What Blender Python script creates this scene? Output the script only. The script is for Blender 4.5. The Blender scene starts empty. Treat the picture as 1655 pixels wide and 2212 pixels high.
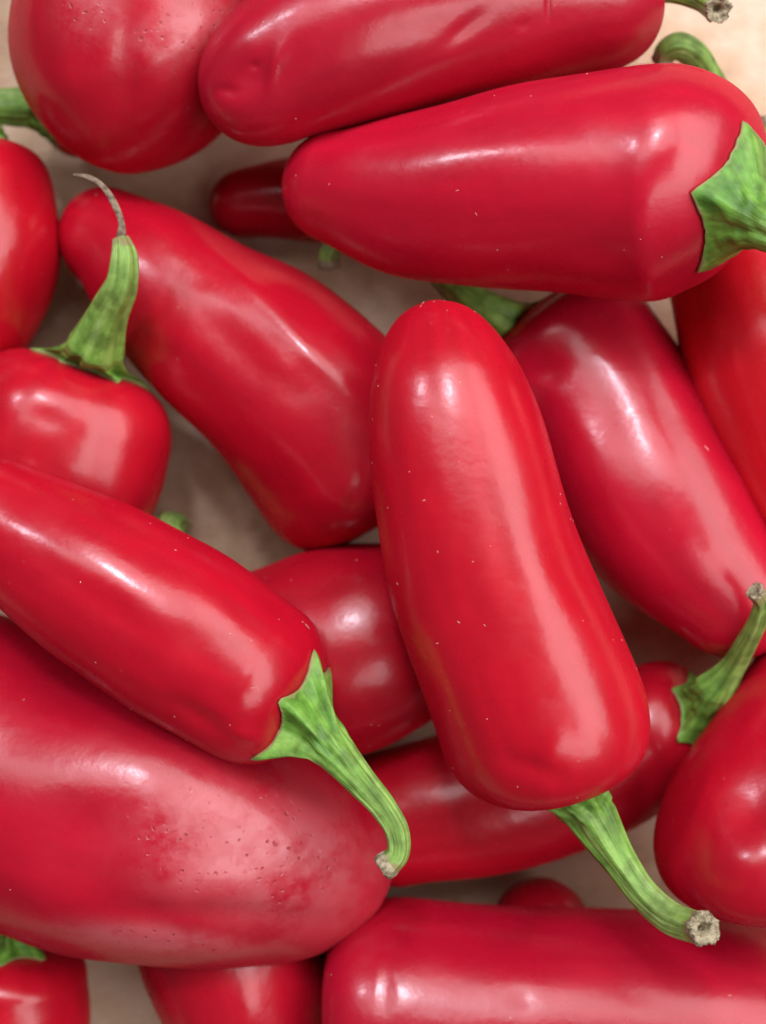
import bpy, math, random
import numpy as np
from mathutils import Vector

C = bpy.context.scene.collection
sc = bpy.context.scene

# ------------------------------------------------------------------ camera
H = 0.26            # camera height above the paper, metres
ZR = 0.03           # reference height
VW = 0.125          # width of view at the reference height
PX = VW / 1655.0
def scl(z): return PX * (H - z) / (H - ZR)
def P(x, y, z):
    s = scl(z)
    return np.array([(x - 827.5) * s, (1106.0 - y) * s, z])

cam = bpy.data.cameras.new('camera')
cam.sensor_fit = 'VERTICAL'; cam.sensor_height = 36.0
cam.lens = 36.0 * (H - ZR) / (2212 * PX)
cam.clip_start = 0.01; cam.clip_end = 20
cam.dof.use_dof = True
cam.dof.focus_distance = H - 0.053
cam.dof.aperture_fstop = 11.0
co = bpy.data.objects.new('camera', cam); C.objects.link(co)
co.location = (0, 0, H)
sc.camera = co

# ------------------------------------------------------------------ light
sc.view_settings.view_transform = 'Standard'
sc.view_settings.look = 'None'
sc.view_settings.exposure = 0.10
sc.view_settings.gamma = 1.0
w = bpy.data.worlds.new('World'); sc.world = w; w.use_nodes = True
bg = w.node_tree.nodes['Background']
bg.inputs[0].default_value = (1.0, 0.92, 0.86, 1); bg.inputs[1].default_value = 0.055

def area(name, loc, target, sx, sy, radiance, col):
    l = bpy.data.lights.new(name, 'AREA')
    l.shape = 'RECTANGLE'; l.size = sx; l.size_y = sy
    l.energy = radiance * math.pi * sx * sy
    l.color = col
    o = bpy.data.objects.new(name, l); C.objects.link(o)
    o.location = loc
    o.rotation_euler = (Vector(target) - Vector(loc)).to_track_quat('-Z', 'Y').to_euler()
    return o
def ceiling(name, x0, x1, y0, y1, radiance, z=1.0, col=(1.0, 0.94, 0.945)):
    area(name, ((x0 + x1) / 2, (y0 + y1) / 2, z), ((x0 + x1) / 2, (y0 + y1) / 2, 0), x1 - x0, y1 - y0, radiance, col)
ceiling('ceiling_panel_right', 0.50, 1.75, -0.28, 1.4, 3.9)
ceiling('ceiling_panel_near', 0.19, 1.10, -0.66, -0.26, 3.6)
ceiling('ceiling_panel_far', -0.28, 0.46, 0.30, 1.3, 3.6)
ceiling('ceiling_panel_left', -0.60, -0.25, 0.25, 0.65, 3.0)
area('strip_lamp', (-0.10, 0.62, 0.95), (0, 0, 0), 0.10, 0.16, 62.0, (0.86, 0.88, 1.0))
area('left_lamp', (-0.80, 0.70, 0.95), (0, 0, 0), 0.15, 0.15, 50.0, (0.88, 0.88, 1.0))

# ------------------------------------------------------------------ materials
def newmat(name):
    m = bpy.data.materials.new(name); m.use_nodes = True
    nt = m.node_tree
    return m, nt, nt.nodes['Principled BSDF']
def N(nt, t, **kw):
    n = nt.nodes.new(t)
    for k, v in kw.items():
        if k.startswith('i_'):
            n.inputs[k[2:].replace('_', ' ')].default_value = v
        else: setattr(n, k, v)
    return n
def L(nt, a, ai, b, bi): nt.links.new(a.outputs[ai], b.inputs[bi])
def ramp(nt, src, si, stops, interp='LINEAR'):
    r = nt.nodes.new('ShaderNodeValToRGB'); r.color_ramp.interpolation = interp
    e = r.color_ramp.elements
    while len(e) > 1: e.remove(e[-1])
    e[0].position = stops[0][0]; e[0].color = stops[0][1]
    for p, c in stops[1:]:
        q = e.new(p); q.color = c
    nt.links.new(src.outputs[si], r.inputs[0]); return r
def g(v): return (v, v, v, 1)
def mix(nt, f, a, b, mode='MIX'):
    n = nt.nodes.new('ShaderNodeMix'); n.data_type = 'RGBA'; n.blend_type = mode
    for s, i in ((f, 0), (a, 6), (b, 7)):
        if isinstance(s, tuple) and len(s) == 2: nt.links.new(s[0].outputs[s[1]], n.inputs[i])
        else: n.inputs[i].default_value = s
    return n
def math_(nt, op, a, b=0.0, clamp=False):
    n = nt.nodes.new('ShaderNodeMath'); n.operation = op; n.use_clamp = clamp
    for s, i in ((a, 0), (b, 1)):
        if isinstance(s, tuple): nt.links.new(s[0].outputs[s[1]], n.inputs[i])
        else: n.inputs[i].default_value = s
    return n

def skin_material():
    m, nt, b = newmat('waxy_red_pepper_skin')
    tc = N(nt, 'ShaderNodeTexCoord')
    oi = N(nt, 'ShaderNodeObjectInfo')
    gr = N(nt, 'ShaderNodeAttribute', attribute_name='grain')
    pt = N(nt, 'ShaderNodeAttribute', attribute_name='pits_and_sheen')
    geo = N(nt, 'ShaderNodeNewGeometry')
    # broad ripeness variation
    n1 = N(nt, 'ShaderNodeTexNoise', i_Scale=55.0, i_Detail=3.0); L(nt, geo, 'Position', n1, 'Vector')
    r1 = ramp(nt, n1, 0, [(0.35, (0.92, 0.85, 0.9, 1)), (0.65, (1.05, 1.1, 1.05, 1))])
    c1 = mix(nt, 1.0, (oi, 'Color'), (r1, 0), 'MULTIPLY')
    # faint lengthwise streaks
    n2 = N(nt, 'ShaderNodeTexNoise', i_Scale=1.0, i_Detail=3.0); L(nt, gr, 'Vector', n2, 'Vector')
    r2 = ramp(nt, n2, 0, [(0.3, g(0.9)), (0.7, g(1.06))])
    c2 = mix(nt, 1.0, (c1, 2), (r2, 0), 'MULTIPLY')
    # pale pore dots
    v1 = N(nt, 'ShaderNodeTexVoronoi', i_Scale=420.0); L(nt, geo, 'Position', v1, 'Vector')
    r3 = ramp(nt, v1, 'Distance', [(0.05, g(1)), (0.13, g(0))])
    sep = N(nt, 'ShaderNodeSeparateColor'); L(nt, v1, 'Color', sep, 0)
    k = math_(nt, 'GREATER_THAN', (sep, 0), 0.90)
    k2 = math_(nt, 'MULTIPLY', (k, 0), (r3, 0))
    k3 = math_(nt, 'MULTIPLY', (k2, 0), 0.12)
    c3 = mix(nt, (k3, 0), (c2, 2), (0.85, 0.22, 0.18, 1))
    # dark little pits where the skin is worn
    nz = N(nt, 'ShaderNodeTexNoise', i_Scale=700.0, i_Detail=2.0); L(nt, geo, 'Position', nz, 'Vector')
    wv = N(nt, 'ShaderNodeVectorMath', operation='MULTIPLY_ADD'); L(nt, nz, 'Color', wv, 0); wv.inputs[1].default_value = (0.0011, 0.0011, 0.0011); L(nt, geo, 'Position', wv, 2)
    v2 = N(nt, 'ShaderNodeTexVoronoi', i_Scale=880.0, i_Randomness=1.0); L(nt, wv, 0, v2, 'Vector')
    r4 = ramp(nt, v2, 'Distance', [(0.10, g(1)), (0.30, g(0))])
    sep2 = N(nt, 'ShaderNodeSeparateColor'); L(nt, v2, 'Color', sep2, 0)
    q = math_(nt, 'GREATER_THAN', (sep2, 1), 0.50)
    q1 = math_(nt, 'MULTIPLY', (q, 0), (r4, 0))
    n5 = N(nt, 'ShaderNodeTexNoise', i_Scale=160.0, i_Detail=2.0); L(nt, geo, 'Position', n5, 'Vector')
    r5 = ramp(nt, n5, 0, [(0.40, g(0)), (0.55, g(1))])
    q2 = math_(nt, 'MULTIPLY', (q1, 0), (r5, 0))
    q3_ = math_(nt, 'MULTIPLY', (q2, 0), (pt, 'Fac')); q3 = math_(nt, 'MULTIPLY', (q3_, 0), 0.7)
    c4 = mix(nt, (q3, 0), (c3, 2), (0.20, 0.008, 0.014, 1))
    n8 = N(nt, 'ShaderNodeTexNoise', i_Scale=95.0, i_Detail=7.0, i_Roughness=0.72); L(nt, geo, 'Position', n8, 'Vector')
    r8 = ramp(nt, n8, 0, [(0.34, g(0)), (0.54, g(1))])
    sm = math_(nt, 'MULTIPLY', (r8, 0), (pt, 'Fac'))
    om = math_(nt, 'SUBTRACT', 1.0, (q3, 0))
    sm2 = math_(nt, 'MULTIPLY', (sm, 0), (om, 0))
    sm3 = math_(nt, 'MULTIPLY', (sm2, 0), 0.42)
    c5 = mix(nt, (sm3, 0), (c4, 2), (0.62, 0.20, 0.22, 1))  # pale sheen of reflected light, painted into the base colour around the pits
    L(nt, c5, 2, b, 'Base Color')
    # roughness: wax bloom patches
    n3 = N(nt, 'ShaderNodeTexNoise', i_Scale=90.0, i_Detail=5.0, i_Roughness=0.65); L(nt, geo, 'Position', n3, 'Vector')
    r6 = ramp(nt, n3, 0, [(0.35, g(0.23)), (0.68, g(0.34))])
    rr0 = math_(nt, 'MULTIPLY_ADD', (q3, 0), 0.35); L(nt, r6, 0, rr0, 2)
    n9 = N(nt, 'ShaderNodeTexNoise', i_Scale=110.0, i_Detail=6.0, i_Roughness=0.7); L(nt, geo, 'Position', n9, 'Vector')
    r9 = ramp(nt, n9, 0, [(0.53, g(0)), (0.60, g(1))])
    dl = math_(nt, 'MULTIPLY', (r9, 0), (pt, 'Fac'))
    rr = math_(nt, 'MULTIPLY_ADD', (dl, 0), 0.30); L(nt, rr0, 0, rr, 2)
    b.inputs['Roughness'].default_value = 0.6
    b.inputs['Specular IOR Level'].default_value = 0.0
    b.inputs['Subsurface Weight'].default_value = 0.25
    b.inputs['Subsurface Radius'].default_value = (1.0, 0.12, 0.08)
    b.inputs['Subsurface Scale'].default_value = 0.002
    # bump: micro skin + gentle unevenness + pits
    n6 = N(nt, 'ShaderNodeTexNoise', i_Scale=1700.0, i_Detail=3.0); L(nt, geo, 'Position', n6, 'Vector')
    b1 = N(nt, 'ShaderNodeBump', i_Strength=1.0, i_Distance=0.000008); L(nt, n6, 0, b1, 'Height')
    n7 = N(nt, 'ShaderNodeTexNoise', i_Scale=260.0, i_Detail=3.0); L(nt, geo, 'Position', n7, 'Vector')
    b2 = N(nt, 'ShaderNodeBump', i_Strength=1.0, i_Distance=0.00009); L(nt, n7, 0, b2, 'Height'); L(nt, b1, 0, b2, 'Normal')
    inv = math_(nt, 'MULTIPLY', (q3, 0), -1.0)
    b3 = N(nt, 'ShaderNodeBump', i_Strength=1.0, i_Distance=0.00018); L(nt, inv, 0, b3, 'Height'); L(nt, b2, 0, b3, 'Normal')
    L(nt, b3, 0, b, 'Normal')
    # waxy gloss: a soft lobe and a thin sharper one, with a mild rise towards grazing angles
    out = nt.nodes['Material Output']
    lw = N(nt, 'ShaderNodeLayerWeight'); lw.inputs['Blend'].default_value = 0.5; L(nt, b3, 0, lw, 'Normal')
    p4 = math_(nt, 'POWER', (lw, 'Facing'), 3.5)
    f1 = math_(nt, 'MULTIPLY_ADD', (p4, 0), 0.10); f1.inputs[2].default_value = 0.046
    g1 = N(nt, 'ShaderNodeBsdfGlossy'); L(nt, rr, 0, g1, 'Roughness'); L(nt, b3, 0, g1, 'Normal')
    g1.inputs['Color'].default_value = (1, 1, 1, 1)
    g2 = N(nt, 'ShaderNodeBsdfGlossy'); g2.inputs['Roughness'].default_value = 0.13; L(nt, b3, 0, g2, 'Normal')
    g2.inputs['Color'].default_value = (1, 1, 1, 1)
    m1 = N(nt, 'ShaderNodeMixShader'); L(nt, f1, 0, m1, 0); L(nt, b, 0, m1, 1); L(nt, g1, 0, m1, 2)
    m2 = N(nt, 'ShaderNodeMixShader'); m2.inputs[0].default_value = 0.007; L(nt, m1, 0, m2, 1); L(nt, g2, 0, m2, 2)
    L(nt, m2, 0, out, 'Surface')
    return m

def green_material(name, dark, mid, light, dry, dark2, mid2, light2):
    m, nt, b = newmat(name)
    gr = N(nt, 'ShaderNodeAttribute', attribute_name='grain')
    ed = N(nt, 'ShaderNodeAttribute', attribute_name='edge')
    geo = N(nt, 'ShaderNodeNewGeometry')
    n1 = N(nt, 'ShaderNodeTexNoise', i_Scale=1.2, i_Detail=4.0, i_Roughness=0.55); L(nt, gr, 'Vector', n1, 'Vector')
    ra = ramp(nt, n1, 0, [(0.30, dark), (0.5, mid), (0.70, light)])
    rb = ramp(nt, n1, 0, [(0.30, dark2), (0.5, mid2), (0.70, light2)])
    tn = N(nt, 'ShaderNodeAttribute', attribute_name='tone')
    r1 = mix(nt, (tn, 'Fac'), (ra, 0), (rb, 0))
    n2 = N(nt, 'ShaderNodeTexNoise', i_Scale=380.0, i_Detail=4.0); L(nt, geo, 'Position', n2, 'Vector')
    r2 = ramp(nt, n2, 0, [(0.35, g(0.62)), (0.6, g(1.12))])
    c1 = mix(nt, 1.0, (r1, 2), (r2, 0), 'MULTIPLY')
    n3 = N(nt, 'ShaderNodeTexNoise', i_Scale=700.0, i_Detail=3.0); L(nt, geo, 'Position', n3, 'Vector')
    e1 = math_(nt, 'ADD', (ed, 'Fac'), (n3, 0))
    r3 = ramp(nt, e1, 0, [(0.86, g(0)), (1.22, g(1))])
    c2 = mix(nt, (r3, 0), (c1, 2), dry)
    L(nt, c2, 2, b, 'Base Color')
    b.inputs['Roughness'].default_value = 0.46
    b.inputs['Specular IOR Level'].default_value = 0.4
    b.inputs['Subsurface Weight'].default_value = 0.12
    b.inputs['Subsurface Radius'].default_value = (0.6, 1.0, 0.2)
    b.inputs['Subsurface Scale'].default_value = 0.001
    n4 = N(nt, 'ShaderNodeTexNoise', i_Scale=3.0, i_Detail=5.0); L(nt, gr, 'Vector', n4, 'Vector')
    b1 = N(nt, 'ShaderNodeBump', i_Strength=1.0, i_Distance=0.0003); L(nt, n4, 0, b1, 'Height')
    b2 = N(nt, 'ShaderNodeBump', i_Strength=1.0, i_Distance=0.00012); L(nt, n3, 0, b2, 'Height'); L(nt, b1, 0, b2, 'Normal')
    L(nt, b2, 0, b, 'Normal')
    return m

def dry_material(name, a, c):
    m, nt, b = newmat(name)
    geo = N(nt, 'ShaderNodeNewGeometry')
    n1 = N(nt, 'ShaderNodeTexNoise', i_Scale=900.0, i_Detail=5.0, i_Roughness=0.7); L(nt, geo, 'Position', n1, 'Vector')
    r1 = ramp(nt, n1, 0, [(0.36, a), (0.58, c)])
    L(nt, r1, 0, b, 'Base Color'); b.inputs['Roughness'].default_value = 0.8
    b1 = N(nt, 'ShaderNodeBump', i_Strength=1.0, i_Distance=0.0003); L(nt, n1, 0, b1, 'Height'); L(nt, b1, 0, b, 'Normal')
    return m

def paper_material():
    m, nt, b = newmat('kraft_paper')
    geo = N(nt, 'ShaderNodeNewGeometry')
    n1 = N(nt, 'ShaderNodeTexNoise', i_Scale=48.0, i_Detail=6.0, i_Roughness=0.6); L(nt, geo, 'Position', n1, 'Vector')
    r1 = ramp(nt, n1, 0, [(0.36, (0.47, 0.30, 0.175, 1)), (0.50, (0.62, 0.44, 0.285, 1)), (0.64, (0.72, 0.57, 0.42, 1))])
    mp = N(nt, 'ShaderNodeMapping'); mp.inputs['Scale'].default_value = (1.0, 6.0, 1.0); L(nt, geo, 'Position', mp, 0)
    n2 = N(nt, 'ShaderNodeTexNoise', i_Scale=420.0, i_Detail=4.0); L(nt, mp, 0, n2, 'Vector')
    r2 = ramp(nt, n2, 0, [(0.3, g(0.88)), (0.7, g(1.05))])
    c = mix(nt, 1.0, (r1, 0), (r2, 0), 'MULTIPLY')
    L(nt, c, 2, b, 'Base Color'); b.inputs['Roughness'].default_value = 0.62
    b1 = N(nt, 'ShaderNodeBump', i_Strength=1.0, i_Distance=0.0002); L(nt, n2, 0, b1, 'Height'); L(nt, b1, 0, b, 'Normal')
    return m

M_SKIN = skin_material()
M_GREEN = green_material('pepper_green', (0.06, 0.19, 0.02, 1), (0.15, 0.36, 0.045, 1), (0.27, 0.50, 0.10, 1), (0.28, 0.27, 0.10, 1),
                         (0.15, 0.28, 0.05, 1), (0.23, 0.40, 0.08, 1), (0.33, 0.48, 0.15, 1))
M_CUT = dry_material('dry_cut_stem', (0.12, 0.09, 0.04, 1), (0.46, 0.40, 0.26, 1))
M_DRY = dry_material('withered_strand', (0.07, 0.045, 0.03, 1), (0.30, 0.22, 0.15, 1))
M_FLECK = dry_material('pale_dust', (0.62, 0.25, 0.20, 1), (0.85, 0.60, 0.48, 1))
M_PAPER = paper_material()

# ------------------------------------------------------------------ mesh helpers
def link(name, verts, faces, mat, parent=None, attrs=None, origin=(0, 0, 0), color=None):
    me = bpy.data.meshes.new(name)
    me.from_pydata((np.asarray(verts) - np.asarray(origin)).tolist(), [], faces)
    me.polygons.foreach_set('use_smooth', [True] * len(me.polygons))
    me.materials.append(mat)
    for an, (typ, arr) in (attrs or {}).items():
        a = me.attributes.new(an, typ, 'POINT')
        a.data.foreach_set('vector' if typ == 'FLOAT_VECTOR' else 'value', np.asarray(arr, dtype=np.float32).ravel())
    me.update()
    o = bpy.data.objects.new(name, me); C.objects.link(o)
    if parent: o.parent = parent
    if color: o.color = color
    return o

def grid_faces(nr, nc, off=0):
    i = np.arange(nr - 1)[:, None]; j = np.arange(nc)[None, :]
    a = i * nc + j; b = i * nc + (j + 1) % nc
    f = np.stack([a, b, b + nc, a + nc], -1).reshape(-1, 4) + off
    return f.tolist()

def spline(pts, n):
    """smooth curve through the points (any dimension), n samples even in arc length of xyz"""
    pts = np.asarray(pts, float)
    d = np.linalg.norm(np.diff(pts[:, :3], axis=0), axis=1)
    t = np.concatenate([[0], np.cumsum(d)])
    m = np.zeros_like(pts)
    if len(pts) == 2:
        m[:] = (pts[1] - pts[0]) / d[0]
    else:
        s = np.diff(pts, axis=0) / d[:, None]
        m[0] = s[0]; m[-1] = s[-1]
        for i in range(1, len(pts) - 1):
            m[i] = (s[i - 1] * d[i] + s[i] * d[i - 1]) / (d[i] + d[i - 1])
        m[0] = 1.5 * s[0] - 0.5 * m[1]; m[-1] = 1.5 * s[-1] - 0.5 * m[-2]
    def ev(x):
        k = np.clip(np.searchsorted(t, x, side='right') - 1, 0, len(pts) - 2)
        h = d[k]; u = ((x - t[k]) / h)
        u_ = u[:, None]; h_ = h[:, None]
        return ((2 * u_**3 - 3 * u_**2 + 1) * pts[k] + (u_**3 - 2 * u_**2 + u_) * h_ * m[k]
                + (-2 * u_**3 + 3 * u_**2) * pts[k + 1] + (u_**3 - u_**2) * h_ * m[k + 1])
    fine = ev(np.linspace(0, t[-1], 600))
    a = np.concatenate([[0], np.cumsum(np.linalg.norm(np.diff(fine[:, :3], axis=0), axis=1))])
    q = np.linspace(0, a[-1], n)
    return np.stack([np.interp(q, a, fine[:, k]) for k in range(pts.shape[1])], -1), q

def unit(v): return v / (np.linalg.norm(v, axis=-1, keepdims=True) + 1e-12)

def grid_normals(V):
    du = np.roll(V, -1, 1) - np.roll(V, 1, 1)
    dv = np.gradient(V, axis=0)
    n = unit(np.cross(dv, du))
    return n

def tube_rings(pts, f2, nc, n, ridges, rng, start=0):
    """pts: control points (x,y,z,r) in metres; first ring frame vector f2"""
    S, q = spline(pts, n)
    T = unit(np.gradient(S[:, :3], axis=0))
    rings = []
    f = f2 - T[0] * np.dot(f2, T[0]); f = f / np.linalg.norm(f)
    th = np.linspace(0, 2 * np.pi, nc, endpoint=False)
    ph = rng.uniform(0, 6.28, 4)
    frames = []
    for i in range(n):
        f = f - T[i] * np.dot(f, T[i]); f = f / np.linalg.norm(f)
        e = np.cross(T[i], f)
        u = q[i] / q[-1]
        rr = S[i, 3] * (1 + ridges * np.cos(5 * th + ph[0] + 0.8 * u) + 0.5 * ridges * np.cos(8 * th + ph[1] - 1.2 * u)
                        + 0.35 * ridges * np.cos(13 * th + ph[2] + u) + 0.02 * math.sin(9 * u + ph[3]))
        rings.append(S[i, :3] + rr[:, None] * (np.cos(th)[:, None] * f - np.sin(th)[:, None] * e))
        frames.append((T[i], f, e))
    return np.array(rings), T, q, th, frames

NC = 160
COUNT = [0]
def pepper(label, secs, E0, E1, stem=None, c0=None, c1=None, n0=2.3, n1=2.0, calyx=9.0, points=6, cphase=0.0,
           dents=(), color=(0.60, 0.006, 0.018), pit=(), res=190, noise=0.22, lobes=0.022, dent0=2.2, tipdent=0.5,
           cut=True, seed=0, flecks=0, strand=None, rc=0.42, calyx_star=0.34, ridge=0.06, stem_dark=0.0, cal_m=(0.75, 1.0)):
    COUNT[0] += 1
    rng = np.random.RandomState(seed + 17)
    pts = [np.append(P(*E0), 0)] + [np.append(P(x, y, z), r * scl(z)) for x, y, r, z in secs] + [np.append(P(*E1), 0)]
    pts = np.array(pts); pts[0, 3] = pts[1, 3]; pts[-1, 3] = pts[-2, 3]
    S, q = spline(pts, 400)
    sg = 0.0042 / (q[-1] / 399)
    kk = np.arange(-int(3 * sg), int(3 * sg) + 1); gk = np.exp(-0.5 * (kk / sg) ** 2); gk /= gk.sum(); h_ = len(kk) // 2
    ext = np.concatenate([2 * S[0] - S[h_:0:-1], S, 2 * S[-1] - S[-2:-h_ - 2:-1]])
    S = np.stack([np.convolve(ext[:, k], gk, 'valid') for k in range(4)], -1)
    q = np.concatenate([[0], np.cumsum(np.linalg.norm(np.diff(S[:, :3], axis=0), axis=1))])
    Ltot = q[-1]
    A0 = np.linalg.norm(pts[1, :3] - pts[0, :3]) if c0 is None else c0 * PX
    A1 = np.linalg.norm(pts[-1, :3] - pts[-2, :3]) if c1 is None else c1 * PX
    R0 = np.interp(A0, q, S[:, 3])
    rcc = rc * R0
    # profile rows as (s, radius factor, radius offset)
    rows = []
    nd, ns = 14, 34
    for i in range(nd):
        f = (i + 0.02) / nd
        rows.append((dent0 * 1e-3 * (0.5 + 0.5 * math.cos(math.pi * f)), None, rcc * f))
    for i in range(ns):
        a = (i / ns) * math.pi / 2
        rows.append((A0 * (1 - math.cos(a) ** (2.0 / n0)), ('c', math.sin(a) ** (2.0 / n0)), 0))
    nb = res - nd - ns - 40
    for i in range(nb):
        rows.append((A0 + (Ltot - A1 - A0) * i / nb, ('b', 1.0), 0))
    for i in range(41):
        a = (1 - i / 40) * math.pi / 2
        rows.append((Ltot - A1 * (1 - math.cos(a) ** (2.0 / n1)), ('t', max(0.002, math.sin(a) ** (2.0 / n1))), 0))
    s = np.array([r[0] for r in rows])
    R = np.interp(s, q, S[:, 3]); R = R.copy()
    cen = np.stack([np.interp(s, q, S[:, k]) for k in range(3)], -1)
    Tt = unit(np.gradient(S[:, :3], axis=0)); Tn = unit(np.stack([np.interp(s, q, Tt[:, k]) for k in range(3)], -1))
    rad = np.zeros(len(rows))
    for i, (s_, kind, ro) in enumerate(rows):
        if kind is None: rad[i] = ro
        elif kind[0] == 'c': rad[i] = rcc + (R[i] - rcc) * kind[1]
        else: rad[i] = R[i] * kind[1]
    th = np.linspace(0, 2 * np.pi, NC, endpoint=False)
    Z = np.array([0, 0, 1.0])
    e2 = unit(Z[None] - Tn * (Tn @ Z)[:, None]); e1 = np.cross(Tn, e2)
    u = s / Ltot
    sh = np.exp(-(u / 0.22) ** 2)[:, None]
    ph = rng.uniform(0, 6.28, 6)
    mod = 1 + (lobes * sh * np.cos(3 * th + ph[0])[None] + 0.5 * lobes * sh * np.cos(5 * th + ph[1])[None]
               + 0.010 * np.cos(2 * th[None] + ph[2] + 3 * u[:, None]) + 0.008 * np.cos(4 * th[None] + ph[3] - 4 * u[:, None]))
    V = cen[:, None] + rad[:, None, None] * mod[..., None] * (np.cos(th)[None, :, None] * e2[:, None] + np.sin(th)[None, :, None] * e1[:, None])
    nrm = grid_normals(V)
    # orient outward
    if np.mean(np.sum(nrm[nd + ns: -45] * (V - cen[:, None])[nd + ns: -45], -1)) < 0: nrm = -nrm
    disp = np.zeros(V.shape[:2])
    for k in range(9):
        wl = rng.uniform(0.012, 0.034); kd = rng.normal(size=3); kd /= np.linalg.norm(kd)
        disp += (noise * 1e-3 / 3) * (wl / 0.024) * np.sin(V @ kd * 2 * np.pi / wl + rng.uniform(0, 6.28))
    # long shallow furrows running stem to tip
    for k in range(3):
        t0 = rng.uniform(0, 6.28); wdt = rng.uniform(0.14, 0.3); uc = rng.uniform(0.2, 0.6); ul = rng.uniform(0.2, 0.4)
        dth = (th - t0 + np.pi) % (2 * np.pi) - np.pi
        disp -= noise * 0.7e-3 * np.exp(-(dth / wdt) ** 2)[None] * np.exp(-((u - uc) / ul) ** 2)[:, None]
    sc_ = PX * (H - V[..., 2]) / (H - ZR)
    pxx = V[..., 0] / sc_ + 827.5; pyy = 1106 - V[..., 1] / sc_
    def blob(x, y, rx, ry, ang):
        ca, sa = math.cos(math.radians(ang)), math.sin(math.radians(ang))
        dx = pxx - x; dy = pyy - y
        a = (dx * ca + dy * sa) / rx; b_ = (-dx * sa + dy * ca) / ry
        return np.exp(-(a * a + b_ * b_)) * (nrm[..., 2] > -0.25)
    for (x, y, rx, ry, ang, dep) in dents:
        disp -= dep * 1e-3 * blob(x, y, rx, ry, ang)
    # blossom end: little pit with a raised rim
    dt = np.linalg.norm(V - V[-1].mean(0), axis=-1)
    disp += tipdent * 1e-3 * (0.35 * np.exp(-((dt - 0.0016) / 0.0007) ** 2) - 0.9 * np.exp(-(dt / 0.0011) ** 2))
    V = V + nrm * disp[..., None]
    pit_sheen = np.zeros(V.shape[:2])  # mask shared by the worn pits and the painted sheen
    for b_ in pit: pit_sheen = np.maximum(pit_sheen, blob(*b_[:5]) * 1.5)
    pit_sheen = np.clip(pit_sheen, 0, 1)
    # outward normals again, after the dents
    nrm2 = grid_normals(V)
    if np.sum(nrm2 * nrm) < 0: nrm2 = -nrm2
    org = V[:, :].reshape(-1, 3).mean(0); org[2] = V[..., 2].min()
    root = bpy.data.objects.new('red_pepper', None); C.objects.link(root)
    root.location = org; root.empty_display_size = 0.01
    root['label'] = label; root['category'] = 'pepper'; root['group'] = 'red jalapeno peppers heaped on brown paper'
    grain = np.stack(np.broadcast_arrays(np.cos(th)[None] * 4, np.sin(th)[None] * 4, (s * 60)[:, None]), -1) + rng.uniform(0, 50, 3)
    nr = V.shape[0]
    color = (color[0] * 0.80, color[1] * 0.7, color[2] * 1.05)
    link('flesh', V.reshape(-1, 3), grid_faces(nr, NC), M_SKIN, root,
         {'grain': ('FLOAT_VECTOR', grain.reshape(-1, 3)), 'pits_and_sheen': ('FLOAT', pit_sheen.ravel())}, org, color + (1,))
    if stem is not None:
        # --- stem tube
        sp = [np.append(P(x, y, z), r * scl(z)) for x, y, r, z in stem]
        e2c, Tc = e2[0], Tn[0]
        ns_ = 56
        rings, T, qs, th2, frames = tube_rings(sp, e2c, NC // 2, ns_, ridge, rng)
        # make the rings turn the same way as the flesh
        T0, f0, g0 = frames[0]
        test = np.array([np.sin(0.3) * e1[0] + np.cos(0.3) * e2c])
        # --- calyx: star rim on the shoulder, sweeping up into the first stem ring
        n2c = NC // 2
        sub = V[:, ::2]; nsub = nrm2[:, ::2]; ths = th[::2]
        d = np.linalg.norm(np.diff(sub[:110], axis=0), axis=-1)
        arc = np.concatenate([np.zeros((1, n2c)), np.cumsum(d, 0)])
        pos = np.sort((np.arange(points) + rng.uniform(-0.16, 0.16, points)) / points * 2 * np.pi + cphase)
        ln = rng.uniform(0.84, 1.12, points)
        rim = np.zeros(n2c)
        for j, t in enumerate(ths):
            dd = (t - pos) % (2 * np.pi)
            k = int(np.argmin(dd)); a = dd[k]; b_ = (pos[(k + 1) % points] - t) % (2 * np.pi)
            f = a / (a + b_)
            base = ln[k] * (1 - f) + ln[(k + 1) % points] * f
            qd = 1 - abs(2 * f - 1)          # 0 at a point, 1 between
            rim[j] = base * (1 - calyx_star * (1 - (1 - qd) ** 2.1))
        rim = rim * calyx * 1e-3 * (1 + 0.010 * rng.normal(size=n2c))
        def at_arc(val):
            out = np.zeros((n2c, 3)); no = np.zeros((n2c, 3))
            for j in range(n2c):
                x = np.interp(val[j], arc[:, j], np.arange(arc.shape[0]))
                i0 = int(min(x, arc.shape[0] - 2)); fr = x - i0
                out[j] = sub[i0, j] * (1 - fr) + sub[i0 + 1, j] * fr
                no[j] = nsub[i0, j] * (1 - fr) + nsub[i0 + 1, j] * fr
            return out, unit(no)
        p0, nn0 = at_arc(rim); p1, nn1 = at_arc(rim * 0.93)
        q0 = p0 + nn0 * 0.00045
        tin = unit((p1 + nn1 * 0.0007) - q0)
        ring0 = rings[0]
        # match the flesh angles to the stem ring angles (turning sense)
        cst = ring0.mean(0)
        rv = ring0 - cst
        e1p = e1[0] - T0 * np.dot(e1[0], T0); e2p = e2c - T0 * np.dot(e2c, T0)
        if np.dot(rv[n2c // 4], e1p) < 0:
            rings = np.concatenate([rings[:, :1], rings[:, :0:-1]], 1); ring0 = rings[0]
        dist = np.linalg.norm(ring0 - q0, axis=-1, keepdims=True)
        nv = 26
        rowsC = [p0 - nn0 * 0.0003 + tin * 0.0006, q0 - tin * 0.0]
        shd = rng.uniform(0, 6.28, 3)
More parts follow.
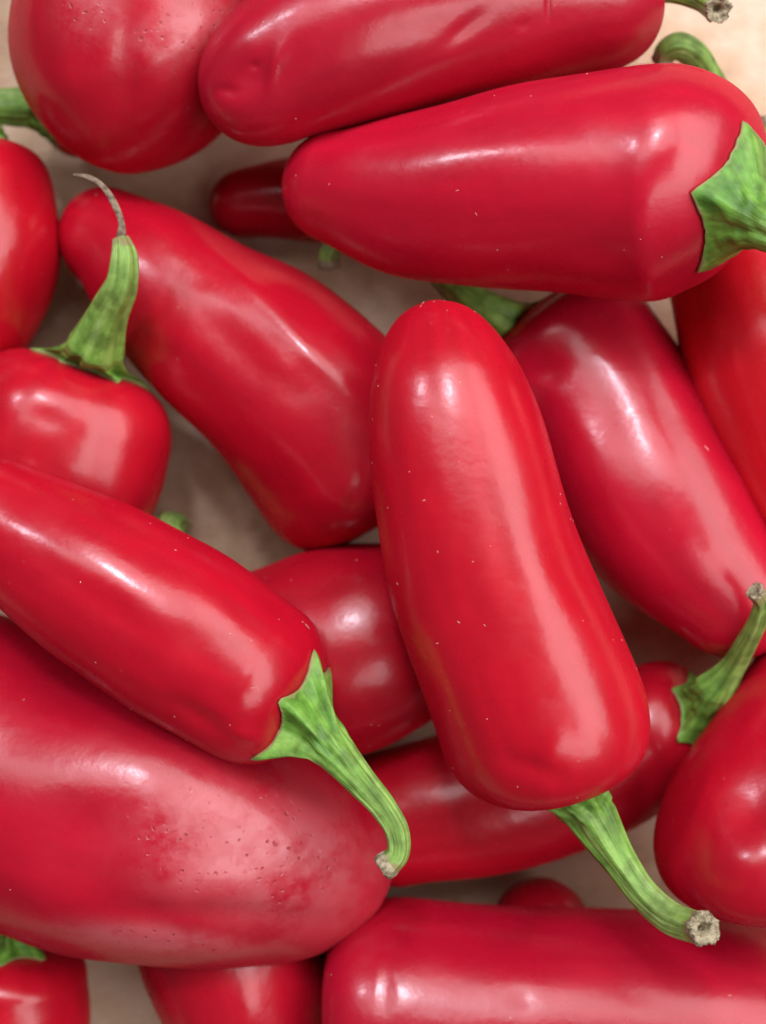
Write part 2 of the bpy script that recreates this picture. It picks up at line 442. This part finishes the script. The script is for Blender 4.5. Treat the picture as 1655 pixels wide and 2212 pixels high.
        for i in range(1, nv + 1):
            v = i / nv
            h00 = 2 * v**3 - 3 * v**2 + 1; h10 = v**3 - 2 * v**2 + v; h01 = -2 * v**3 + 3 * v**2; h11 = v**3 - v**2
            pnt = h00 * q0 + h10 * tin * dist * cal_m[0] + h01 * ring0 + h11 * T0[None] * dist * cal_m[1]
            # ribs that run from each point up into the stem, and small crumples
            amp = 4 * v * (1 - v)
            cr = 0.00030 * amp * (np.cos(9 * ths + shd[0] + 3 * v) + 0.6 * np.cos(15 * ths + shd[1] - 4 * v) + 0.5 * np.sin(21 * v + 5 * ths))
            outw = unit(pnt - (cst - 0.002 * T0))
            pnt = pnt + outw * cr[:, None]
            rowsC.append(pnt)
        CV = np.array(rowsC)
        vv = np.concatenate([[0, 0], np.arange(1, nv + 1) / nv])
        goff = rng.uniform(0, 50, 3)
        gC = np.stack(np.broadcast_arrays(np.cos(ths)[None] * 2.0, np.sin(ths)[None] * 2.0, (vv[:, None] - 1) * dist[:, 0][None] * 60), -1) + goff
        tone = np.broadcast_to((vv ** 2 * 0.35)[:, None], CV.shape[:2])
        edge = np.broadcast_to(np.clip(0.75 * np.exp(-(vv / 0.07)) - 0.0, 0, 1)[:, None], CV.shape[:2])
        link('calyx', CV.reshape(-1, 3), grid_faces(CV.shape[0], n2c), M_GREEN, root,
             {'grain': ('FLOAT_VECTOR', gC.reshape(-1, 3)), 'edge': ('FLOAT', edge.ravel()), 'tone': ('FLOAT', tone.ravel())}, org)
        us = qs / qs[-1]
        gS = np.stack(np.broadcast_arrays(np.cos(ths)[None] * 2.0, np.sin(ths)[None] * 2.0, (us * qs[-1] * 60)[:, None]), -1) + goff
        edge = np.broadcast_to((0.22 * us + 0.55 * np.clip((us - 0.88) / 0.12, 0, 1))[:, None], rings.shape[:2])
        st = link('stem', rings.reshape(-1, 3), grid_faces(rings.shape[0], n2c), M_GREEN, root,
                  {'grain': ('FLOAT_VECTOR', gS.reshape(-1, 3)), 'edge': ('FLOAT', edge.ravel()), 'tone': ('FLOAT', np.broadcast_to((0.35 + 0.65 * np.clip(us * 1.6, 0, 1))[:, None], rings.shape[:2]).ravel())}, org)
        if cut:
            Te = T[-1]; last = rings[-1]; ce = last.mean(0); rr = last - ce
            rm = np.linalg.norm(rr, axis=-1).mean()
            jag = rng.normal(size=(n2c,)); jag = np.convolve(np.r_[jag, jag, jag], [.25, .5, .25], 'same')[n2c:2 * n2c]
            cr = []
            prof = [(0.97, -0.0010), (1.02, -0.0006), (1.07, 0.0), (1.02, 0.0005), (0.92, 0.0006), (0.78, 0.0003), (0.60, 0.0004), (0.42, 0.0001), (0.30, -0.0004), (0.18, -0.0013), (0.02, -0.0016)]
            for kk, (f, hh) in enumerate(prof):
                jj = np.roll(jag, kk * 3) * (0.5 if 0 < kk < 9 else 0.0)
                ex = 0.13 * rng.normal(size=n2c) * (1 if 1 < kk < 9 else 0)
                cr.append(ce + rr * (f * (1 + 0.10 * jj + 0.3 * ex)[:, None]) + Te[None] * ((hh + jj * 0.00035) * rm / 0.0018)[:, None])
            cr = np.array(cr)
            link('cut_end', cr.reshape(-1, 3), grid_faces(cr.shape[0], n2c), M_CUT, st, None, org)
    if strand is not None:
        sp = [np.append(P(x, y, z), r * scl(z)) for x, y, r, z in strand]
        rg, T, qs, t_, fr = tube_rings(sp, np.array([0, 0, 1.0]), 16, 60, 0.0, rng)
        # flattened, curled strip
        c_ = rg.mean(1, keepdims=True)
        for i in range(rg.shape[0]):
            Tn_, f_, e_ = fr[i]
            rel = rg[i] - c_[i]
            a = 0.5 * i / 60
            n_ = math.cos(a) * f_ + math.sin(a) * e_
            rg[i] = c_[i] + rel - 0.7 * (rel @ n_)[:, None] * n_
        link('withered_strand', rg.reshape(-1, 3), grid_faces(rg.shape[0], 16), M_DRY, root, None, org)
    if flecks:
        vs, fs = [], []
        fr = np.random.RandomState(seed + 5)
        cand = np.argwhere(nrm2[..., 2] > 0.12)
        for k in range(flecks):
            i, j = cand[fr.randint(len(cand))]
            p, n_ = V[i, j], nrm2[i, j]
            a = unit(np.cross(n_, fr.normal(size=3))); b_ = np.cross(n_, a)
            ln_ = fr.choice([0.00010, 0.00014, 0.00024, 0.0005], p=[.45, .35, .15, .05]); wd = fr.uniform(0.00004, 0.00009)
            o_ = len(vs)
            for (x, y, z) in ((-1, -1, 0), (1, -1, 0), (1, 1, 0), (-1, 1, 0), (-.3, 0, 1), (.5, 0.1, 1.1)):
                vs.append(p + a * x * ln_ + b_ * y * wd * (1 - abs(x) * .2) + n_ * (z * 0.00008 - 0.00001) + b_ * wd * 1.5 * x * x * (ln_ > 3e-4))
            fs += [[o_, o_ + 1, o_ + 5, o_ + 4], [o_ + 1, o_ + 2, o_ + 5], [o_ + 2, o_ + 3, o_ + 4, o_ + 5], [o_ + 3, o_, o_ + 4]]
        f = link('dust_specks', vs, fs, M_FLECK, root, None, org); f['kind'] = 'stuff'
    return root

# ------------------------------------------------------------------ the paper the peppers lie on
def paper():
    n = 260; half = 0.45
    # finer in the middle
    a = np.linspace(-1, 1, n); a = half * np.sign(a) * np.abs(a) ** 1.6
    X, Y = np.meshgrid(a, a, indexing='ij')
    Zp = 0.0006 * np.sin(X * 61 + 1) * np.sin(Y * 47) + 0.0004 * np.sin(X * 130 + Y * 90)
    def crease(px0, py0, px1, py1, hgt, wd, ln=None):
        nonlocal Zp
        p, q_ = P(px0, py0, 0)[:2], P(px1, py1, 0)[:2]
        d = q_ - p; l = np.linalg.norm(d); d = d / l
        t = ((X - p[0]) * d[0] + (Y - p[1]) * d[1]); s_ = -(X - p[0]) * d[1] + (Y - p[1]) * d[0]
        e = np.clip(1 - np.clip(np.maximum(-t, t - l), 0, None) / 0.01, 0, 1)
        Zp = Zp + hgt * np.exp(-np.abs(s_) / wd) * e
    crease(0, 200, 300, 440, 0.0024, 0.0010)
    crease(60, 760, 210, 610, 0.0028, 0.0010)
    crease(230, 480, 330, 820, 0.0012, 0.0012)
    crease(420, 900, 560, 1190, 0.0022, 0.0012)
    crease(300, 300, 640, 560, 0.0016, 0.0014)
    crease(1300, 1530, 1640, 1330, 0.0018, 0.0010)
    crease(780, 540, 880, 760, 0.0010, 0.0012)
    crease(1150, 1900, 1420, 1790, 0.0012, 0.0012)
    crease(190, 2120, 330, 2212, 0.0010, 0.0012)
    Zp = Zp - Zp[100:160, 100:160].max() * 0 - 0.0006
    V = np.stack([X, Y, Zp], -1).reshape(-1, 3)
    i = np.arange(n - 1)[:, None]; j = np.arange(n - 1)[None]
    k = i * n + j
    f = np.stack([k, k + n, k + n + 1, k + 1], -1).reshape(-1, 4).tolist()
    o = link('paper_floor', V, f, M_PAPER)
    o['kind'] = 'structure'
paper()

# ------------------------------------------------------------------ the peppers  (x, y in photo units, r, height z)
RED = (0.60, 0.006, 0.018)
# 1 main
pepper('large glossy pepper on top in the centre, its green stem pointing to lower right',
       [(1176, 1550, 228, .046), (1103, 1380, 222, .046), (1040, 1200, 214, .046), (1002, 1030, 203, .046), (972, 880, 182, .046), (953, 790, 152, .045)],
       (1215, 1692, .0445), (935, 655, .043), c0=170, c1=185, n0=2.5, n1=2.0,
       stem=[(1282, 1768, 52, .046), (1340, 1860, 37, .047), (1395, 1935, 33, .049), (1450, 1982, 33, .052), (1505, 2002, 33, .056), (1520, 2006, 34, .058)],
       calyx=8.0, calyx_star=.2, cphase=0.3, seed=1, flecks=45, color=(0.64, 0.007, 0.018), dent0=1.0,
       dents=[(1150, 1660, 60, 22, 20, .5), (1080, 1180, 36, 210, -14, .25), (1190, 1640, 26, 60, 20, -.25)], tipdent=0.9)
# 2 left upper-lying
pepper('pepper on top at the left, curved stem hooking over the pitted pepper below',
       [(545, 1475, 178, .043), (430, 1395, 189, .044), (317, 1322, 187, .044), (130, 1209, 166, .043), (-15, 1122, 132, .041)],
       (650, 1530, .0455), (-130, 1055, .04), c0=120, c1=150, n0=2.3,
       stem=[(728, 1630, 44, .053), (780, 1690, 33, .053), (830, 1748, 28, .053), (858, 1800, 26, .053), (858, 1845, 24, .053), (832, 1870, 27, .053)],
       calyx=11.5, cphase=0.15, seed=2, flecks=26, calyx_star=.36, points=6,
       dents=[(250, 1330, 150, 40, 35, .45), (440, 1560, 90, 24, 32, .8), (520, 1590, 60, 20, 15, -.3), (430, 1400, 60, 80, 30, .3)])
# 3 big lower left
pepper('broadest pepper, lower left, with pits and a painted pale sheen near its right tip',
       [(-70, 1640, 325, .0225), (105, 1705, 312, .0245), (270, 1760, 310, .0275), (400, 1795, 290, .0285), (540, 1830, 255, .0270), (680, 1860, 205, .0230)],
       (-230, 1600, .020), (826, 1898, .0190), c0=180, c1=230, n1=2.1,
       pit=[(610, 1860, 170, 130, 10, 0), (440, 1810, 130, 110, 10, 0), (330, 2030, 180, 26, 5, 0)],  # worn pits, with the reflected sheen painted pale between them
       dents=[(200, 1830, 120, 120, 0, 1.0), (520, 1830, 50, 60, 20, .35), (450, 1975, 220, 26, 3, .5), (60, 1900, 60, 60, 0, -.4), (330, 1990, 60, 30, 20, .4)],
       seed=3, noise=.3, color=(0.56, 0.007, 0.022), flecks=12, tipdent=.8)
# 4 middle-left diagonal
pepper('long slanting pepper whose upper left tip is crossed by a withered stem',
       [(765, 1000, 222, .019), (705, 905, 226, .020), (600, 800, 212, .020), (455, 700, 190, .018), (335, 595, 156, .017), (235, 515, 108, .014)],
       (838, 1128, .019), (140, 480, .012), c0=150, c1=110,
       dents=[(520, 760, 170, 60, 45, 1.0), (560, 640, 240, 22, 45, -.4), (650, 840, 50, 40, 40, .3), (700, 800, 160, 18, 42, -.3), (770, 1060, 14, 60, 20, .25)],
       seed=4, noise=.3, color=(0.58, 0.006, 0.018), flecks=10)
# 5 right middle
pepper('pepper right of the central one, wide pink sheen on its shoulder',
       [(1240, 772, 194, .0155), (1302, 880, 203, .018), (1394, 1047, 205, .0225), (1488, 1182, 186, .0255), (1585, 1282, 140, .026)],
       (1165, 672, .0145), (1672, 1376, .0245), c0=115, n0=2.7, c1=130,
       stem=[(1090, 688, 46, .021), (1030, 655, 38, .022), (970, 605, 32, .020), (920, 545, 30, .016), (880, 480, 32, .013)],
       calyx=7.5, seed=5, dents=[(1180, 800, 50, 34, -20, .9), (1265, 880, 100, 150, -30, .9)],
       color=(0.60, 0.007, 0.024), flecks=10)
# 6 upper right big
pepper('fat pepper across the upper right with a broad angular green cap',
       [(1505, 405, 244, .0480), (1400, 402, 248, .0448), (1225, 402, 231, .041), (985, 418, 195, .037), (800, 418, 158, .034), (700, 400, 112, .031)],
       (1598, 432, .0520), (625, 385, .029), c0=170, c1=95, n0=2.0,
       stem=[(1668, 492, 56, .0605), (1722, 520, 44, .063), (1790, 560, 38, .065)],
       calyx=12.5, cphase=0.85, points=5, calyx_star=.25, seed=6, dent0=1.5, rc=.36,
       dents=[(1330, 430, 60, 200, 0, .35), (1290, 560, 90, 60, 0, .5), (1450, 300, 50, 110, 8, -.3), (1050, 330, 160, 40, -10, -.2), (1500, 640, 60, 30, 0, .3)],
       color=(0.63, 0.008, 0.026), flecks=24, tipdent=.9)
# 7 top
pepper('pepper along the top edge with a scarred dented tip at its left end',
       [(1265, -15, 175, .034), (1150, -8, 196, .034), (1000, 15, 200, .035), (800, 60, 198, .037), (680, 105, 182, .038), (580, 158, 148, .038)],
       (1390, -45, .033), (448, 235, .037), c0=130, c1=150,
       stem=[(1425, -35, 40, .034), (1470, -20, 27, .035), (1512, -2, 23, .036), (1540, 14, 25, .039), (1550, 20, 26, .041)],
       calyx=7, seed=7, dents=[(530, 165, 64, 50, -30, 1.1), (600, 130, 20, 60, 20, -.4), (487, 198, 22, 13, 10, .4), (588, 150, 9, 44, 12, -.35), (545, 140, 12, 9, 0, .3), (1000, 65, 60, 16, -40, .35), (1130, 55, 16, 10, -30, .2), (1185, 10, 5, 40, 0, .3), (900, 60, 200, 40, -10, .3)],
       noise=.32, color=(0.55, 0.008, 0.024), flecks=10, tipdent=.4)
# 8 top left
pepper('plump pepper in the top left corner, its rounded end pointing down',
       [(430, -330, 190, .021), (390, -200, 250, .021), (345, -60, 278, .023), (304, 60, 276, .024)],
       (460, -430, .020), (276, 374, .023), c0=110, c1=305, n1=1.85, seed=8,
       dents=[(270, 195, 60, 70, 20, .5), (150, 180, 60, 50, 0, -.5), (275, 110, 30, 120, 0, .5), (400, 90, 120, 30, -30, -.3)],
       pit=[(200, 20, 60, 60, 0), (400, 70, 120, 50, -20)], noise=.3, color=(0.57, 0.007, 0.02))  # a few pits plus painted pale sheen
# 8b only the cap and stem show
pepper('pepper hidden under the top left one, only its green cap and stem showing',
       [(200, 238, 100, .010), (280, 240, 105, .010)], (112, 234, .011), (380, 240, .009), c0=60, c1=90,
       stem=[(52, 232, 40, .014), (0, 230, 37, .015), (-60, 225, 34, .014)], calyx=8.5, seed=28, calyx_star=.3)
# 9 left edge upper
pepper('rounded pepper at the left edge, above the stubby one with the tall stem',
       [(-40, 400, 150, .017), (-50, 510, 192, .018), (-75, 640, 175, .017), (-120, 760, 140, .016)],
       (-45, 318, .017), (-160, 900, .015), c0=100, c1=120,
       stem=[(-30, 290, 36, .018), (-60, 250, 30, .018), (-110, 200, 30, .016)], calyx=8, seed=9,
       dents=[(20, 460, 40, 80, 20, .3)], color=(0.62, 0.006, 0.016))
# 10 left with tall stem
pepper('stubby pepper at the left with a tall green stem ending in a withered curl',
       [(150, 935, 222, .020), (135, 1010, 232, .020), (110, 1080, 215, .018)],
       (192, 795, .021), (60, 1240, .016), c0=140, c1=150, n0=2.3,
       stem=[(208, 745, 60, .031), (236, 670, 42, .036), (264, 605, 33, .040), (268, 550, 28, .041), (260, 515, 18, .041)],
       strand=[(261, 522, 13, .0412), (262, 480, 7, .042), (247, 440, 8, .042), (222, 402, 6, .042), (190, 382, 6, .041), (158, 377, 3, .040)],
       calyx=11.5, seed=10, cut=False, cphase=.2, calyx_star=.3, points=7,
       dents=[(100, 900, 60, 30, 20, .4), (60, 1000, 60, 60, 0, .2)], color=(0.60, 0.006, 0.017), dent0=2.8)
# 11 small in the shadow
pepper('small slim pepper in the shadow beneath the upper right pepper, pointed tip to the left',
       [(720, 432, 94, .0085), (620, 430, 88, .0078), (540, 436, 72, .0070)],
       (790, 440, .0085), (456, 455, .0055), c0=60, c1=85,
       stem=[(800, 470, 22, .014), (770, 500, 20, .016), (730, 520, 20, .017), (713, 545, 21, .017), (711, 568, 22, .016)],
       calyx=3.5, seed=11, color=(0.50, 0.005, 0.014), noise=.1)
# 12 right edge
pepper('bright red pepper at the right edge, tucked under the green-capped pepper',
       [(1618, 600, 168, .024), (1668, 720, 208, .027), (1742, 900, 212, .028), (1815, 1080, 190, .027)],
       (1590, 500, .022), (1900, 1250, .017), c0=110, c1=140,
       stem=[(1625, 440, 36, .018), (1650, 350, 28, .020), (1668, 262, 26, .022)], calyx=8, seed=12,
       color=(0.80, 0.013, 0.020))
# 13 mostly hidden behind upper right
pepper('pepper almost wholly hidden at upper right, only its curled green stem showing',
       [(1510, 287, 134, .012), (1420, 287, 146, .012), (1300, 300, 130, .012)],
       (1570, 265, .013), (1160, 330, .011), c0=80, c1=120,
       stem=[(1552, 205, 28, .019), (1524, 155, 28, .024), (1496, 115, 28, .027), (1462, 100, 28, .028), (1440, 112, 25, .027), (1432, 130, 22, .026)],
       calyx=6, seed=13, color=(0.62, 0.008, 0.02))
# 14 centre under
pepper('half hidden pepper between the central pepper and the hooked stem',
       [(620, 1432, 214, .018), (720, 1408, 233, .019), (830, 1378, 222, .019), (930, 1340, 180, .017)],
       (500, 1450, .017), (1060, 1290, .015), c0=110, c1=120,
       stem=[(452, 1420, 40, .018), (425, 1280, 34, .018), (376, 1182, 34, .015), (360, 1148, 32, .015), (374, 1132, 27, .012), (392, 1142, 22, .008)],
       calyx=7, seed=14, color=(0.54, 0.006, 0.017), dents=[(850, 1370, 40, 20, 0, .2)], flecks=15)
# 15 lower centre dark
pepper('dark shaded pepper beneath the central pepper, slender pale stem at its right end',
       [(1432, 1572, 142, .016), (1370, 1602, 156, .015), (1180, 1688, 164, .0145), (1000, 1738, 162, .0145), (880, 1758, 150, .014)],
       (1512, 1548, .0200), (740, 1800, .012), c0=85, c1=120,
       stem=[(1546, 1488, 44, .028), (1580, 1445, 28, .031), (1612, 1390, 22, .036), (1640, 1330, 19, .041), (1645, 1298, 18, .043), (1632, 1278, 19, .044)],
       calyx=10, seed=15, calyx_star=.25, color=(0.56, 0.006, 0.017), noise=.15)
# 16 right bottom
pepper('pepper at the lower right edge with a bright white glint on its swollen lower end',
       [(1666, 1824, 246, .036), (1678, 1755, 236, .0345), (1712, 1680, 205, .0325), (1762, 1560, 184, .029), (1830, 1440, 160, .025)],
       (1664, 1975, .037), (1900, 1300, .028), c0=130, c1=110, n0=2.2, seed=16, color=(0.58, 0.006, 0.018),
       dents=[(1625, 1735, 75, 75, 0, 1.7), (1610, 1870, 60, 60, 0, -.5)], flecks=15)
# 17 bottom big
pepper('wide pepper lying along the bottom edge with its blunt end to the left',
       [(880, 2190, 247, .023), (960, 2200, 250, .023), (1150, 2218, 250, .023), (1400, 2232, 262, .022), (1655, 2262, 258, .020), (1850, 2310, 200, .019)],
       (732, 2190, .021), (2020, 2360, .017), c0=165, c1=150, n0=2.7,
       stem=[(700, 2290, 38, .012), (690, 2340, 30, .010), (680, 2420, 30, .009)], calyx=6,
       seed=17, dents=[(1150, 2020, 220, 60, 3, .5), (1130, 2160, 26, 20, 0, .3), (835, 2150, 8, 50, 4, .5)], color=(0.55, 0.007, 0.024), flecks=10, noise=.2)
# 18 small lower, between
pepper('little dark pepper end peeking out above the bottom pepper',
       [(1165, 2040, 108, .010), (1160, 2110, 105, .010)],
       (1150, 2190, .009), (1178, 1898, .008), c0=60, c1=110, seed=18, color=(0.46, 0.005, 0.014), noise=.1)
# 19 bottom, below big pepper
pepper('pepper pointing down at the bottom edge beneath the broadest pepper',
       [(480, 1990, 205, .016), (508, 2080, 200, .016), (552, 2200, 180, .016), (585, 2320, 140, .015)],
       (480, 1880, .016), (600, 2430, .013), c0=90, c1=100, seed=19, color=(0.56, 0.006, 0.018), dents=[(540, 2160, 30, 80, -10, -.3)])
# 20 bottom left corner
pepper('pepper in the bottom left corner with a dark green cap pressed against the broadest pepper',
       [(20, 2110, 160, .015), (20, 2200, 178, .015), (10, 2300, 160, .015)],
       (30, 2040, .016), (0, 2440, .013), c0=70, c1=110,
       stem=[(20, 2000, 30, .017), (10, 1960, 26, .016), (-10, 1900, 26, .012)], calyx=8, seed=20, color=(0.62, 0.007, 0.018))
